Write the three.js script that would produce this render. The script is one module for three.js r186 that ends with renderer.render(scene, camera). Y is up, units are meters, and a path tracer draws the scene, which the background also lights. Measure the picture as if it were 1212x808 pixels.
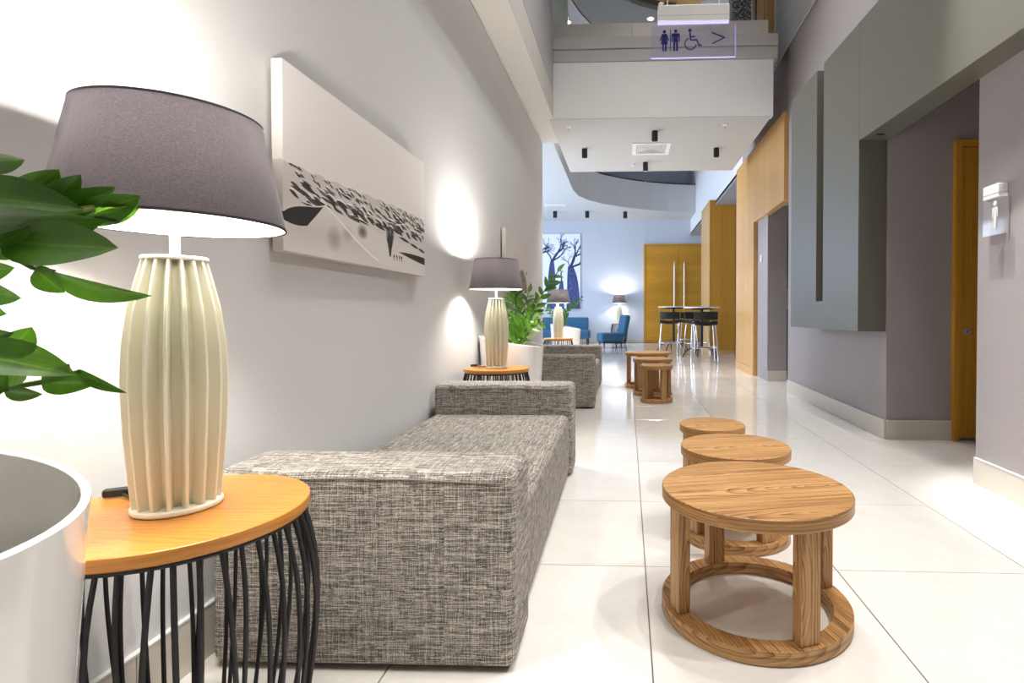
import * as THREE from 'three';
import { RoundedBoxGeometry } from 'three/addons/geometries/RoundedBoxGeometry.js';
import { RectAreaLightUniformsLib } from 'three/addons/lights/RectAreaLightUniformsLib.js';
import { ImprovedNoise } from 'three/addons/math/ImprovedNoise.js';
import * as BGU from 'three/addons/utils/BufferGeometryUtils.js';

// ------------------------------------------------------------------ camera, sky, large lights, exposure
const W = 1212, H = 808, F = 641, CX = 716, YAW = 2.41 * Math.PI / 180, PITCH = -0.9 * Math.PI / 180;
const CY = 371.5 + F * Math.tan(-PITCH);
const scene = new THREE.Scene();
scene.background = new THREE.Color(0.55, 0.72, 1.0);           // daylight behind the lounge window
const camera = new THREE.PerspectiveCamera(2 * Math.atan(H / 2 / F) * 180 / Math.PI, W / H, 0.05, 100);
camera.position.set(0, 1, 0);
camera.rotation.order = 'YXZ';
camera.rotation.set(PITCH, YAW, 0);
camera.setViewOffset(W, H, W / 2 - CX, H / 2 - CY, W, H);
camera.updateProjectionMatrix(); camera.updateMatrixWorld(true);
const renderer = new THREE.WebGLRenderer({ antialias: true });
renderer.toneMapping = THREE.LinearToneMapping;
renderer.toneMappingExposure = 1.0;
renderer.shadowMap.enabled = true;
renderer.shadowMap.type = THREE.PCFSoftShadowMap;
RectAreaLightUniformsLib.init();
const LUX = { atrium: 27, bridge: 10, far: 14, lamp: 4.2, window: 9, upper: 45 };
const WARM = new THREE.Color(1.0, 0.93, 0.84), NEUTRAL = new THREE.Color(1.0, 0.975, 0.945), COOL = new THREE.Color(0.62, 0.76, 1.0);
{ // daylight through the lounge window on the far left
  const day = new THREE.RectAreaLight(COOL, LUX.window, 6.4, 2.9);
  day.name = 'lounge_window_daylight'; day.position.set(-5.8, 2.05, -13.2); day.rotation.y = -Math.PI / 2; scene.add(day);
}

// ------------------------------------------------------------------ helpers
const rot = new THREE.Matrix4().makeRotationFromEuler(camera.rotation);
function ray(px, py) { return new THREE.Vector3((px - CX) / F, -(py - CY) / F, -1).applyMatrix4(rot); }
function atZ(px, py, z) { const d = ray(px, py); return d.multiplyScalar(z / d.z).add(camera.position); }
function atX(px, py, x) { const d = ray(px, py); return d.multiplyScalar(x / d.x).add(camera.position); }
function atY(px, py, y) { const d = ray(px, py); return d.multiplyScalar((y - 1) / d.y).add(camera.position); }
function rng(seed) { let a = seed >>> 0; return () => { a = (a + 0x6D2B79F5) | 0; let t = Math.imul(a ^ (a >>> 15), 1 | a); t = (t + Math.imul(t ^ (t >>> 7), 61 | t)) ^ t; return ((t ^ (t >>> 14)) >>> 0) / 4294967296; }; }
const noise = new ImprovedNoise();
const V = (x, y, z) => new THREE.Vector3(x, y, z);
const names = {};
function numbered(n) { const k = names[n] = (names[n] ?? -1) + 1; return k ? `${n}_${String(k).padStart(3, '0')}` : n; }
function tag(o, label, category, group) { o.userData.label = label; o.userData.category = category; if (group) o.userData.group = group; return o; }
function thing(name, label, category, [x, y, z] = [0, 0, 0], turn = 0, group) {
  const o = new THREE.Group(); o.name = numbered(name); o.position.set(x, y, z); o.rotation.y = turn; scene.add(o);
  return tag(o, label, category, group);
}
function part(name, geo, mat, parent) {
  const m = new THREE.Mesh(geo, mat); m.name = parent === scene ? numbered(name) : name; m.castShadow = m.receiveShadow = true; parent.add(m); return m;
}
function struct(name, geo, mat, label, category) {
  const m = geo ? part(name, geo, mat, scene) : new THREE.Group();
  if (!geo) { m.name = numbered(name); scene.add(m); }
  m.userData.kind = 'structure'; if (label) m.userData.label = label; if (category) m.userData.category = category; return m;
}
function dup(src, [x, y, z], turn, label) {
  const c = src.clone(); c.name = numbered(src.name.replace(/_\d{3}$/, '')); c.position.set(x, y, z); c.rotation.y = turn;
  c.userData = { ...src.userData }; if (label) c.userData.label = label; scene.add(c); return c;
}
function triUV(g, swap = false) {          // texture coordinates in metres, by the side a face points to
  const n = g.index ? g.toNonIndexed() : g; if (!n.attributes.normal) n.computeVertexNormals();
  const p = n.attributes.position, N = n.attributes.normal, uv = new Float32Array(p.count * 2);
  for (let f = 0; f < p.count; f += 3) {
    let ax = 0, ay = 0, az = 0;
    for (let k = 0; k < 3; k++) { ax += N.getX(f + k); ay += N.getY(f + k); az += N.getZ(f + k); }
    ax = Math.abs(ax); ay = Math.abs(ay); az = Math.abs(az);
    for (let k = 0; k < 3; k++) {
      const i = f + k; let u, v;
      if (ay >= ax && ay >= az) { u = p.getX(i); v = p.getZ(i); } else if (ax >= az) { u = p.getZ(i); v = p.getY(i); } else { u = p.getX(i); v = p.getY(i); }
      if (swap) [u, v] = [v, u];
      uv[2 * i] = u; uv[2 * i + 1] = v;
    }
  }
  n.setAttribute('uv', new THREE.BufferAttribute(uv, 2)); return n;
}
function box(w, h, d, x = 0, y = 0, z = 0, swap) { const g = new THREE.BoxGeometry(w, h, d); g.translate(x, y, z); return triUV(g, swap); }
function span(x0, x1, y0, y1, z0, z1, swap) { return box(Math.abs(x1 - x0), Math.abs(y1 - y0), Math.abs(z1 - z0), (x0 + x1) / 2, (y0 + y1) / 2, (z0 + z1) / 2, swap); }
function rbox(w, h, d, r, x = 0, y = 0, z = 0, swap, seg = 2) { const g = new RoundedBoxGeometry(w, h, d, seg, r); g.translate(x, y, z); return triUV(g, swap); }
function prism(poly, y0, y1, bevel = 0) {   // plan polygon [x, z] extruded from y0 up to y1
  const s = new THREE.Shape(poly.map(([x, z]) => new THREE.Vector2(x, -z)));
  const g = new THREE.ExtrudeGeometry(s, { depth: y1 - y0 - 2 * bevel, bevelEnabled: bevel > 0, bevelSize: bevel, bevelThickness: bevel, bevelOffset: -bevel, bevelSegments: 1 });
  g.rotateX(-Math.PI / 2); g.translate(0, y0 + bevel, 0); return triUV(g);
}
function cyl(r0, r1, h, x, y, z, seg = 20) { const g = new THREE.CylinderGeometry(r0, r1, h, seg); g.translate(x, y, z); return g; }
function tube(pts, r, seg = 16, rad = 6) { return new THREE.TubeGeometry(new THREE.CatmullRomCurve3(pts), seg, r, rad); }
function lathe(pts, seg = 48) { return new THREE.LatheGeometry(pts.map(([x, y]) => new THREE.Vector2(x, y)), seg); }
function rodBetween(a, b, r, seg = 8) {
  const d = b.clone().sub(a), g = new THREE.CylinderGeometry(r, r, d.length(), seg);
  g.applyQuaternion(new THREE.Quaternion().setFromUnitVectors(V(0, 1, 0), d.clone().normalize())); g.translate(...a.clone().add(b).multiplyScalar(.5).toArray()); return g;
}
function spot(name, parent, [x, y, z], [tx, ty, tz], color, intensity, angle, penumbra = .6, size = 3) {
  const l = new THREE.SpotLight(color, intensity, 0, angle, penumbra, 2); l.name = name; l.position.set(x, y, z); l.target.position.set(tx, ty, tz);
  l.castShadow = true; l.shadow.radius = size; l.shadow.mapSize.set(1024, 1024); parent.add(l); parent.add(l.target); return l;
}

// ------------------------------------------------------------------ textures
function dataTex(w, h, fn, srgb = true) {
  const d = new Uint8Array(w * h * 4);
  for (let j = 0; j < h; j++) for (let i = 0; i < w; i++) { const c = fn(i, j), k = 4 * (j * w + i); d[k] = c[0]; d[k + 1] = c[1]; d[k + 2] = c[2]; d[k + 3] = 255; }
  const t = new THREE.DataTexture(d, w, h, THREE.RGBAFormat); t.wrapS = t.wrapT = THREE.RepeatWrapping; t.magFilter = THREE.LinearFilter; t.minFilter = THREE.LinearMipmapLinearFilter; t.generateMipmaps = true;
  if (srgb) t.colorSpace = THREE.SRGBColorSpace; t.needsUpdate = true; return t;
}
const lerp = (a, b, t) => a + (b - a) * t, mixc = (a, b, t) => [lerp(a[0], b[0], t), lerp(a[1], b[1], t), lerp(a[2], b[2], t)], clamp = (x, a = 0, b = 1) => Math.min(b, Math.max(a, x));
function tweed(seed, dark, light, N = 1024) {              // slubby plain weave; long slubs run along u
  const R = rng(seed), T = 4, rows = N / T;
  const weft = [], warp = [];
  for (let r = 0; r < rows; r++) {
    const line = new Float32Array(rows); let i = 0;
    while (i < rows) { const len = 3 + Math.floor(R() * R() * 60), v = clamp(.5 + (R() - .5) * 1.25); for (let k = 0; k < len && i < rows; k++, i++) line[i] = clamp(v + (R() - .5) * .3); }
    weft.push(line);
  }
  for (let r = 0; r < rows; r++) {
    const line = new Float32Array(rows); let i = 0; const base = .3 + .4 * R();
    while (i < rows) { const len = 4 + Math.floor(R() * 30), v = clamp(base + (R() - .5) * .8); for (let k = 0; k < len && i < rows; k++, i++) line[i] = clamp(v + (R() - .5) * .25); }
    warp.push(line);
  }
  const h = new Float32Array(N * N);
  const col = dataTex(N, N, (i, j) => {
    const a = Math.floor(i / T), b = Math.floor(j / T), over = (a + b) % 2, fi = (i % T) / (T - 1) - .5, fj = (j % T) / (T - 1) - .5;
    const v = over ? weft[b][a] : warp[a][b] * .8, edge = over ? 1 - 1.5 * fj * fj : 1 - 1.5 * fi * fi;
    h[j * N + i] = edge; const c = mixc(dark, light, clamp(v)); return c;
  });
  const bump = dataTex(N, N, (i, j) => { const v = 255 * clamp(h[j * N + i]); return [v, v, v]; }, false);
  return { col, bump };
}
function wood(seed, w, h, mw, mh, light, dark, { board = .13, freq = 55, pore = .35, cath = 1, contrast = .75 } = {}) {
  const R = rng(seed), nb = Math.max(1, Math.round(mh / board)), B = [];
  for (let b = 0; b < nb; b++) B.push({ y0: (R() - .5) * 1.3, x0: R() * mw, ph: R() * 50, tone: (R() - .5) * .22, k: (.12 + .5 * R()) * cath });
  return dataTex(w, h, (i, j) => {
    const x = i / w * mw, yy = j / h * mh, bi = Math.min(nb - 1, Math.floor(yy / mh * nb)), b = B[bi], y = (yy * nb / mh - bi) - .5;
    const per = Math.sin(x / mw * 2 * Math.PI + b.ph);
    const d = Math.abs(y - b.y0) * board + .06 * b.k * per + .012 * noise.noise(x * 4, y * 3, b.ph) + .004 * noise.noise(x * 18, y * 9, b.ph + 3);
    const fr = d * freq + .4 * noise.noise(x * 2, y * 2, b.ph + 9); const s = fr - Math.floor(fr);
    let g = Math.pow(s, 2.2) * (s > .9 ? (1 - s) * 10 : 1);
    g = g * contrast * (.6 + .5 * noise.noise(x * 3, y * 5, b.ph + 20));
    const p = noise.noise(x * 22, yy * 520, seed), p2 = noise.noise(x * 60, yy * 900, seed + 7);
    let t = clamp(g + pore * Math.max(0, p) * .8 + pore * .4 * Math.max(0, p2) + b.tone + .08 * noise.noise(x * 1.5, yy * 6, seed + 4));
    return mixc(light, dark, t);
  });
}
function rep(t, mx, my, rotate = 0) { const c = t.clone(); c.repeat.set(1 / mx, 1 / my); c.offset.set(.5, .5); c.rotation = rotate; c.needsUpdate = true; return c; }
function canvasTex(w, h, draw) { const c = document.createElement('canvas'); c.width = w; c.height = h; draw(c.getContext('2d'), w, h); const t = new THREE.CanvasTexture(c); t.colorSpace = THREE.SRGBColorSpace; t.needsUpdate = true; return t; }

const tw = tweed(11, [60, 55, 52], [240, 233, 220]);
const plasterB = dataTex(256, 256, (i, j) => { const v = 128 + 60 * noise.noise(i * .11, j * .11, 1) + 50 * noise.noise(i * .43, j * .43, 5); return [v, v, v]; }, false);
const shadeT = dataTex(256, 256, (() => { const R = rng(5); return (i, j) => { const v = 190 + 120 * (R() - .5); return [v, v * .985, v * .98]; }; })());
const steelB = dataTex(256, 64, (() => { const R = rng(9); const row = Array.from({ length: 64 }, () => R()); return (i, j) => { const v = 110 + 60 * row[j] + 20 * R(); return [v, v, v]; }; })(), false);
const coffeeT = (() => {                                   // glued ash boards: long dark streaks and a few arched figures along u
  const R = rng(40), nb = 6, B = []; for (let b = 0; b < nb; b++) B.push({ ph: R() * 60, tone: (R() - .5) * .34, y0: (R() - .5) * 1.6, k: .3 + R(), x0: R() });
  return dataTex(1024, 1024, (i, j) => {
    const x = i / 1024, yy = j / 1024 * .9, bi = Math.min(nb - 1, Math.floor(yy / .9 * nb)), b = B[bi], y = yy / .9 * nb - bi - .5;
    const arch = Math.sqrt(Math.pow((y - b.y0) * .15, 2) + Math.pow(.055 * b.k * Math.sin((x - b.x0) * Math.PI), 2)) + .006 * noise.noise(x * 5, y * 4, b.ph) + .002 * noise.noise(x * 26, y * 10, b.ph);
    const f = arch * 95, q = f - Math.floor(f), ring = Math.pow(q, 3) * (q > .93 ? (1 - q) * 14 : 1) * (.7 + .5 * noise.noise(Math.floor(f) * 3.7, b.ph, 1));
    const streak = Math.max(0, noise.noise(x * 2.2, yy * 75, b.ph) + .25) * .42 + Math.max(0, noise.noise(x * 5, yy * 230, b.ph + 5)) * .35 + Math.max(0, noise.noise(x * 14, yy * 600, 3)) * .3;
    const t = clamp(.85 * ring + .95 * streak + b.tone * .7 + .02);
    return t < .45 ? mixc([214, 172, 114], [166, 120, 68], t / .45) : mixc([166, 120, 68], [84, 54, 28], (t - .45) / .55);
  });
})();
const amberT = wood(8, 768, 768, .8, .8, [210, 142, 64], [150, 86, 28], { board: .11, freq: 60, pore: .45, cath: 1.1, contrast: .7 });
const veneerT = wood(21, 512, 512, 2, 1, [214, 170, 108], [180, 130, 70], { board: .25, freq: 34, pore: .4, cath: .5, contrast: .5 });
const doorT = wood(33, 512, 512, 2, 1, [202, 146, 44], [156, 100, 20], { board: .2, freq: 26, pore: .45, cath: .6, contrast: .55 });
const tileT = [0, 1, 2].map(s => dataTex(256, 256, (i, j) => { const v = 4 * noise.noise(i * .02, j * .02, s * 7) + 3 * noise.noise(i * .09, j * .09, s * 3 + 1) - 2 * s + 0; return [229 + v, 225 + v, 219 + v]; }));

const leafT = dataTex(128, 64, (i, j) => {                 // pale midrib and faint side veins
  const u = i / 127, v = Math.abs(j / 63 * 2 - 1), rib = Math.exp(-v * v * 260), q = (u * 9 - v * 2.2), vein = Math.exp(-Math.pow(q - Math.round(q), 2) * 160) * .16 * (1 - v), n = .1 * noise.noise(u * 6, v * 4, 2);
  return mixc([88 + 60 * n, 142 + 90 * n, 34], [160, 190, 86], clamp(rib * .6 + vein));
});
// ------------------------------------------------------------------ materials
const std = o => new THREE.MeshStandardMaterial(o), phys = o => new THREE.MeshPhysicalMaterial(o);
const rgb = (r, g, b) => new THREE.Color().setRGB(r, g, b);
const M = {
  wallLight: std({ color: rgb(.66, .655, .655), roughness: .55, bumpMap: rep(plasterB, .35, .35), bumpScale: .0006 }),
  wallPurple: std({ color: rgb(.365, .335, .34), roughness: .6, bumpMap: rep(plasterB, .3, .3), bumpScale: .0005 }),
  wallBlue: std({ color: rgb(.55, .58, .64), roughness: .6 }),
  white: std({ color: rgb(.89, .885, .89), roughness: .6 }),
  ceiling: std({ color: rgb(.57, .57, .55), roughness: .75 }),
  greyPanel: std({ color: rgb(.53, .52, .525), roughness: .5 }),
  clad: std({ color: rgb(.52, .515, .51), roughness: .45 }),
  beam: std({ color: rgb(.68, .66, .62), roughness: .6 }),
  joint: std({ color: rgb(.05, .05, .05), roughness: .8 }),
  grout: std({ color: rgb(.22, .19, .165), roughness: .9 }),
  olive: std({ color: rgb(.185, .18, .15), roughness: .38, metalness: .25 }),
  skirt: std({ color: rgb(.66, .61, .53), roughness: .22 }),
  skirtBead: std({ color: rgb(.7, .7, .68), roughness: .4 }),
  steel: std({ color: rgb(.68, .65, .63), roughness: .38, metalness: .75, bumpMap: rep(steelB, .5, .1), bumpScale: .0002 }),
  chrome: std({ color: rgb(.85, .86, .88), roughness: .08, metalness: 1 }),
  black: std({ color: rgb(.012, .012, .013), roughness: .45 }),
  blackWire: std({ color: rgb(.014, .013, .014), roughness: .5 }),
  bronze: std({ color: rgb(.06, .045, .035), roughness: .35, metalness: .7 }),
  glass: phys({ color: 0xffffff, roughness: 0, transmission: 1, thickness: 0, ior: 1.45 }),
  tweed: std({ map: rep(tw.col, .47, .47), bumpMap: rep(tw.bump, .47, .47), bumpScale: .0012, roughness: .95 }),
  planter: phys({ color: rgb(.90, .885, .865), roughness: .12, clearcoat: .6, clearcoatRoughness: .05 }),
  soil: std({ color: rgb(.06, .045, .03), roughness: 1 }),
  lampCream: std({ color: rgb(.90, .875, .72), roughness: .42 }),
  lampWhite: std({ color: rgb(.85, .84, .81), roughness: .4 }),
  coffee: std({ map: rep(coffeeT, 1, .9), color: rgb(.9, .87, .86), roughness: .4 }),
  amber: std({ map: rep(amberT, .8, .8), roughness: .28 }),
  veneer: std({ map: rep(veneerT, 2, 1), roughness: .32 }),
  door: std({ map: rep(doorT, 2, 1), roughness: .35 }),
  blue: std({ color: rgb(.03, .105, .18), roughness: .9 }),
  cable: std({ color: rgb(.01, .01, .01), roughness: .4 }),
  tile: tileT.map(t => phys({ map: rep(t, .75, .75), roughness: .1, specularIntensity: .9, clearcoat: .25, clearcoatRoughness: .04 })),
  leaf: [[.75, .8, .7], [1, 1, 1], [.55, .62, .6]].map(c => phys({ color: rgb(...c), map: leafT, roughness: .3, transmission: .2, thickness: 0, clearcoat: .25, clearcoatRoughness: .2, side: THREE.DoubleSide })),
  stem: std({ color: rgb(.07, .11, .025), roughness: .5 }),
  shadeOut: phys({ map: rep(shadeT, .33, .33), color: rgb(.086, .078, .09), roughness: .95, transmission: .4, thickness: 0, side: THREE.DoubleSide }),
  shadeIn: phys({ color: rgb(.9, .88, .84), roughness: .95, transmission: .45, thickness: 0, side: THREE.DoubleSide }),
  shadeTrim: std({ color: rgb(.055, .05, .065), roughness: .8 }),
  glow: std({ color: 0x000000, emissive: rgb(1, .95, .86), emissiveIntensity: 4 }),
  glowSmall: std({ color: 0x000000, emissive: rgb(1, .97, .93), emissiveIntensity: 8 }),
  glowCool: std({ color: 0x000000, emissive: rgb(.8, .88, 1), emissiveIntensity: 5 }),
};

// ------------------------------------------------------------------ setting: floor
const TS = .7465, TX = .07, TZ = -2.137, LW = -1.236, RW = 2.06, ZF = -18.88, ZEND = -7.84;
{
  const floor = struct('floor', null, null, 'polished off-white porcelain tile floor', 'floor');
  part('slab', span(-6.2, 3.6, -.12, -.006, ZF - .2, 3.2), M.grout, floor);
  const s = TS - .004, sh = new THREE.Shape([[-s / 2, -s / 2], [s / 2, -s / 2], [s / 2, s / 2], [-s / 2, s / 2]].map(a => new THREE.Vector2(...a)));
  const g = new THREE.ExtrudeGeometry(sh, { depth: .004, bevelEnabled: true, bevelSize: .001, bevelThickness: .001, bevelOffset: -.001, bevelSegments: 1 });
  g.rotateX(-Math.PI / 2); g.translate(0, -.005, 0); const tg = triUV(g); const R = rng(77);
  for (let i = -8; i < 5; i++) for (let k = -4; k < 23; k++) {
    const x = TX + (i + .5) * TS, z = TZ - (k - .5) * TS;
    if (x < -1.6 && z > -7.2) continue;
    if (x > 2.8 && (z > -2.6 || z < -5.2)) continue;
    if (x < -4.6 && z > -12) continue;
    const t = part('floor_tile', tg, M.tile[Math.floor(R() * 3)], floor); t.position.set(x, 0, z); t.rotation.y = Math.floor(R() * 4) * Math.PI / 2;
  }
}
// skirting made of tiles
function skirting(name, x0, z0, x1, z1, label) {        // runs from (x0,z0) to (x1,z1); the wall lies to the right of that direction
  const g = struct(name, null, null, label, 'skirting'), L = Math.hypot(x1 - x0, z1 - z0), n = Math.max(1, Math.round(L / TS)), a = Math.atan2(-(z1 - z0), x1 - x0), l = L / n;
  const tg = rbox(l - .002, .148, .014, .002, 0, .074, 0, false, 1), bg = box(L, .006, .017, 0, .151, 0);
  for (let k = 0; k < n; k++) { const t = part('skirting_tile', tg, M.skirt, g); const f = (k + .5) / n; t.position.set(lerp(x0, x1, f), 0, lerp(z0, z1, f)); t.rotation.y = a; }
  const b = part('bead', bg, M.skirtBead, g); b.position.set((x0 + x1) / 2, 0, (z0 + z1) / 2); b.rotation.y = a;
}
skirting('baseboard_left', LW + .008, .9, LW + .008, ZEND, 'beige tile skirting along the pale wall behind the sofas');
skirting('baseboard_right', RW - .008, -4.404, RW - .008, -7.06, 'beige tile skirting below the grey-green wall panel');
skirting('baseboard_recess', RW, -4.396, 2.565, -4.396, 'short beige tile skirting beside the amber washroom door');
skirting('baseboard_near', RW - .008, .9, RW - .008, -3.285, 'beige tile skirting below the small washroom sign');
skirting('baseboard_passage', 2.075, -8.135, 2.36, -8.135, 'beige tile skirting inside the timber-framed passage');
skirting('baseboard_far', -5.9, ZF + .008, .5, ZF + .008, 'beige tile skirting along the far blue wall');

// ------------------------------------------------------------------ setting: walls, upper storey, ceilings
const ZB = -6.873, ZB2 = -9.42, YC = 3.47, YT = 6.6;
struct('wall_left', span(LW - .16, LW, -.02, YC - .016, 3.2, ZEND), M.wallLight, 'pale warm grey plastered wall behind the sofas', 'wall');
{
  const b = struct('trim_1', null, null, 'pale ceiling beam running along the top of the left wall', 'beam');
  part('soffit_beam', span(LW - .16, -.945, YC, 3.808, 3.2, ZEND), M.beam, b);
  const c = struct('wall_upper_left', null, null, 'grey clad upper wall above the left beam', 'wall');
  part('backing', span(LW - .16, -.962, 3.81, YT, 3.2, ZB + .02), M.greyPanel, c);
  part('end_wall', span(-1.8, -1.03, 4.3, YT, -9.2, -9.35), std({ color: rgb(.42, .39, .26), roughness: .7 }), c);
  for (let r = 0; r < 3; r++) for (let k = 0; k < 7; k++) if (2.9 - k * 1.6 > ZB + .1) part('cladding_panel', span(-.962, -.945, 3.82 + r * .93, 3.82 + r * .93 + .92, 2.9 - k * 1.6, Math.max(ZB + .02, 2.9 - k * 1.6 - 1.59)), M.greyPanel, c);
}
{
  const w = struct('wall_right', null, null, 'mauve-grey painted wall along the right of the corridor', 'wall');
  part('wall_body', span(RW, RW + .14, -.02, YT, -4.404, -7.06), M.wallPurple, w);
  part('wall_body', span(RW, RW + .14, -.02, YT, 3.2, -3.285), M.wallPurple, w);
  part('wall_body', span(RW, RW + .14, 2.9, YT, -3.285, -4.404), M.wallPurple, w);
  part('wall_body', span(RW + .066, RW + .14, 2.75, YT, -7.06, -10.2), M.wallPurple, w);
  const c = struct('wall_upper_right', null, null, 'pale grey clad upper wall on the right', 'wall');
  part('backing', span(RW - .006, RW, 4.42, YT, 3.2, -7.62), M.joint, c);
  for (let r = 0; r < 3; r++) for (let k = 0; k < 6; k++) part('cladding_panel', span(RW - .022, RW - .006, [4.42, 4.97, 5.8][r], [4.96, 5.79, 6.6][r], 1.3 - k * 1.5, Math.max(-7.62, 1.3 - k * 1.5 - 1.49)), M.clad, c);
  const r = struct('wall_recess', null, null, 'dim mauve walls of the washroom recess', 'wall');
  part('wall_body', span(RW + .14, 3.5, -.02, 2.9, -4.404, -4.54), M.wallPurple, r);
  part('wall_body', span(RW + .14, 3.5, -.02, 2.9, -3.285, -3.15), M.wallPurple, r);
  part('wall_body', span(3.36, 3.5, -.02, 2.9, -3.285, -4.404), M.wallPurple, r);
  part('recess_ceiling', span(RW, 3.5, 2.9, 3.0, -3.15, -4.54), M.ceiling, r);
  const p = struct('wall_passage', null, null, 'mauve-grey wall pier inside the timber-framed passage', 'wall');
  part('pier', span(2.075, 2.36, -.02, 2.6, -8.144, -8.75), M.wallPurple, p);
  part('wall_body', span(2.36, 3.6, -.02, 3.0, -9.9, -10.0), M.wallPurple, p);
  part('wall_body', span(3.5, 3.6, -.02, 3.0, -7.06, -9.9), M.wallPurple, p);
  part('wall_body', span(RW + .14, 3.6, -.02, 3.0, -6.92, -7.06), M.wallPurple, p);
  part('passage_ceiling', span(2.2, 3.6, 2.6, 2.7, -7.06, -9.9), M.ceiling, p);
  const b = struct('wall_back', null, null, 'plain wall behind the camera', 'wall');
  part('wall_body', span(-6.3, 3.6, -.02, YT, 3.2, 3.36), M.wallLight, b);
}
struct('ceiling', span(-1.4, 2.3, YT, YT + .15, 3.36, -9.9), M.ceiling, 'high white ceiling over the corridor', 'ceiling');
{ // bridge
  const b = struct('trim_2', null, null, 'white bridge crossing the corridor with grey edge bands', 'bridge');
  part('fascia', span(-1.0, 1.81, YC + .002, 4.175, ZB, ZB - .12), M.white, b);
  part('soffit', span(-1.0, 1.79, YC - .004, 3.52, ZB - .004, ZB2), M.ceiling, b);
  part('slab', span(-1.0, 1.81, 3.52, 4.16, ZB - .12, ZB2), M.white, b);
  part('edge_band', span(-1.0, 1.86, 4.18, 4.325, ZB + .012, ZB - .15), M.greyPanel, b);
  part('edge_band', span(-1.0, 1.86, 4.335, 4.475, ZB + .03, ZB - .15), M.greyPanel, b);
  part('deck', span(-1.0, 1.9, 4.16, 4.47, ZB - .15, ZB2), M.greyPanel, b);
}
{ // lounge beyond the bridge
  const pts = [[-6.0, ZEND], [-1.24, ZEND], [-1.03, -9.0], [-1.42, -9.6], [-1.44, -14.2], [-1.36, -14.95], [-1.14, -15.5], [-.75, -16.05], [-.26, -16.5], [.2, -16.82], [.72, -17.1], [1.3, -17.32], [1.85, -17.45], [2.17, -17.48], [2.17, ZF], [-6.0, ZF]];
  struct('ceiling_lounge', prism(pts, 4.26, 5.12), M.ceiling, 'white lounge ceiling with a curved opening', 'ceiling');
  struct('trim_3', prism([[-1.46, -9.6], [-1.48, -14.2], [-1.40, -15.0], [-1.16, -15.55], [-.27, -16.55], [.72, -17.15], [1.85, -17.5], [2.17, -17.53], [2.17, -17.6], [1.85, -17.57], [.7, -17.22], [-.3, -16.62], [-1.24, -15.6], [-1.5, -15.0], [-1.55, -14.2], [-1.53, -9.6]], 5.125, 5.17), M.joint, 'dark rim along the curved ceiling opening', 'trim');
  struct('wall_far', span(-6.2, 3.0, -.02, 7.2, ZF, ZF - .16), M.wallBlue, 'pale blue far wall of the lounge', 'wall');
  struct('wall_upper_far', span(2.17, 2.3, 3.74, 7.2, ZB2, ZF), M.white, 'white upper wall above the timber walls', 'wall');
  struct('ceiling_void', span(-6.2, 2.4, 7.05, 7.2, -9.9, ZF - .16), M.wallBlue, 'blue-grey ceiling high over the curved opening', 'ceiling');
  const w = struct('wall_lounge', null, null, 'side walls closing the lounge', 'wall');
  part('wall_body', span(-6.2, LW - .16, -.02, 5.12, ZEND + .14, ZEND), M.wallLight, w);
  part('wall_body', span(-6.2, -6.05, -.02, .45, ZEND, ZF), M.wallBlue, w);
  part('wall_body', span(-6.2, -6.05, 3.6, 7.2, ZEND, ZF), M.wallBlue, w);
  part('wall_body', span(-6.2, -6.05, .45, 3.6, ZEND, -9.9), M.wallBlue, w);
  part('wall_body', span(-6.2, -6.05, .45, 3.6, -16.5, ZF), M.wallBlue, w);
  part('wall_body', span(-6.2, -1.4, 5.12, 7.2, -9.8, -9.9), M.wallBlue, w);
  part('wall_body', span(2.68, 2.8, -.02, 3.9, -10.2, ZF), M.wallPurple, w);
  part('wall_body', span(2.17, 2.8, 3.7, 3.8, -10.2, ZF), M.wallPurple, w);
  const win = struct('window_1', null, null, 'large window on the far side of the lounge', 'window');
  for (let k = 0; k < 4; k++) {
    const z0 = -9.9 - k * 1.65;
    part('pane', span(-6.13, -6.12, .5, 3.55, z0 - .03, z0 - 1.62), M.glass, win);
    part('mullion', span(-6.16, -6.08, .45, 3.6, z0 + .03, z0 - .03), M.greyPanel, win);
  }
  part('mullion', span(-6.16, -6.08, .45, 3.6, -16.47, -16.53), M.greyPanel, win);
}

// ------------------------------------------------------------------ grey-green metal wall panel and header on the right
{
  const fx = z => 1.834 + .04 * (z + 4.404);
  const t = thing('metal_wall_panel', 'grey-green metal wall panel with a tall narrow slot, joined to a long header', 'wall panel', [0, 0, 0]);
  const pb = .862, pt = 3.312, sb = 1.12;
  const face = new THREE.Shape([[0, pb], [1.572, pb], [1.572, pt], [.866, pt], [.866, sb], [.706, sb], [.706, pt], [0, pt]].map(a => new THREE.Vector2(...a)));   // along the wall, up
  const fg = new THREE.ExtrudeGeometry(face, { depth: .216, bevelEnabled: true, bevelSize: .002, bevelThickness: .002, bevelOffset: -.002, bevelSegments: 1 });
  fg.rotateY(Math.PI / 2 + Math.atan(.04)); fg.translate(fx(-4.404) + .002, 0, -4.404); part('panel', triUV(fg), M.olive, t);
  part('slot_back', span(RW - .05, RW - .002, sb, pt - .05, -5.11, -5.268), M.olive, t);
  part('header', prism([[fx(.9), .9], [fx(-4.398), -4.398], [RW - .001, -4.398], [RW - .001, .9]], 2.376, pt, .002), M.olive, t);
  part('sensor_slot', box(.06, .006, .02, 1.93, 2.374, -4.25), M.black, t);
}
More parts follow.
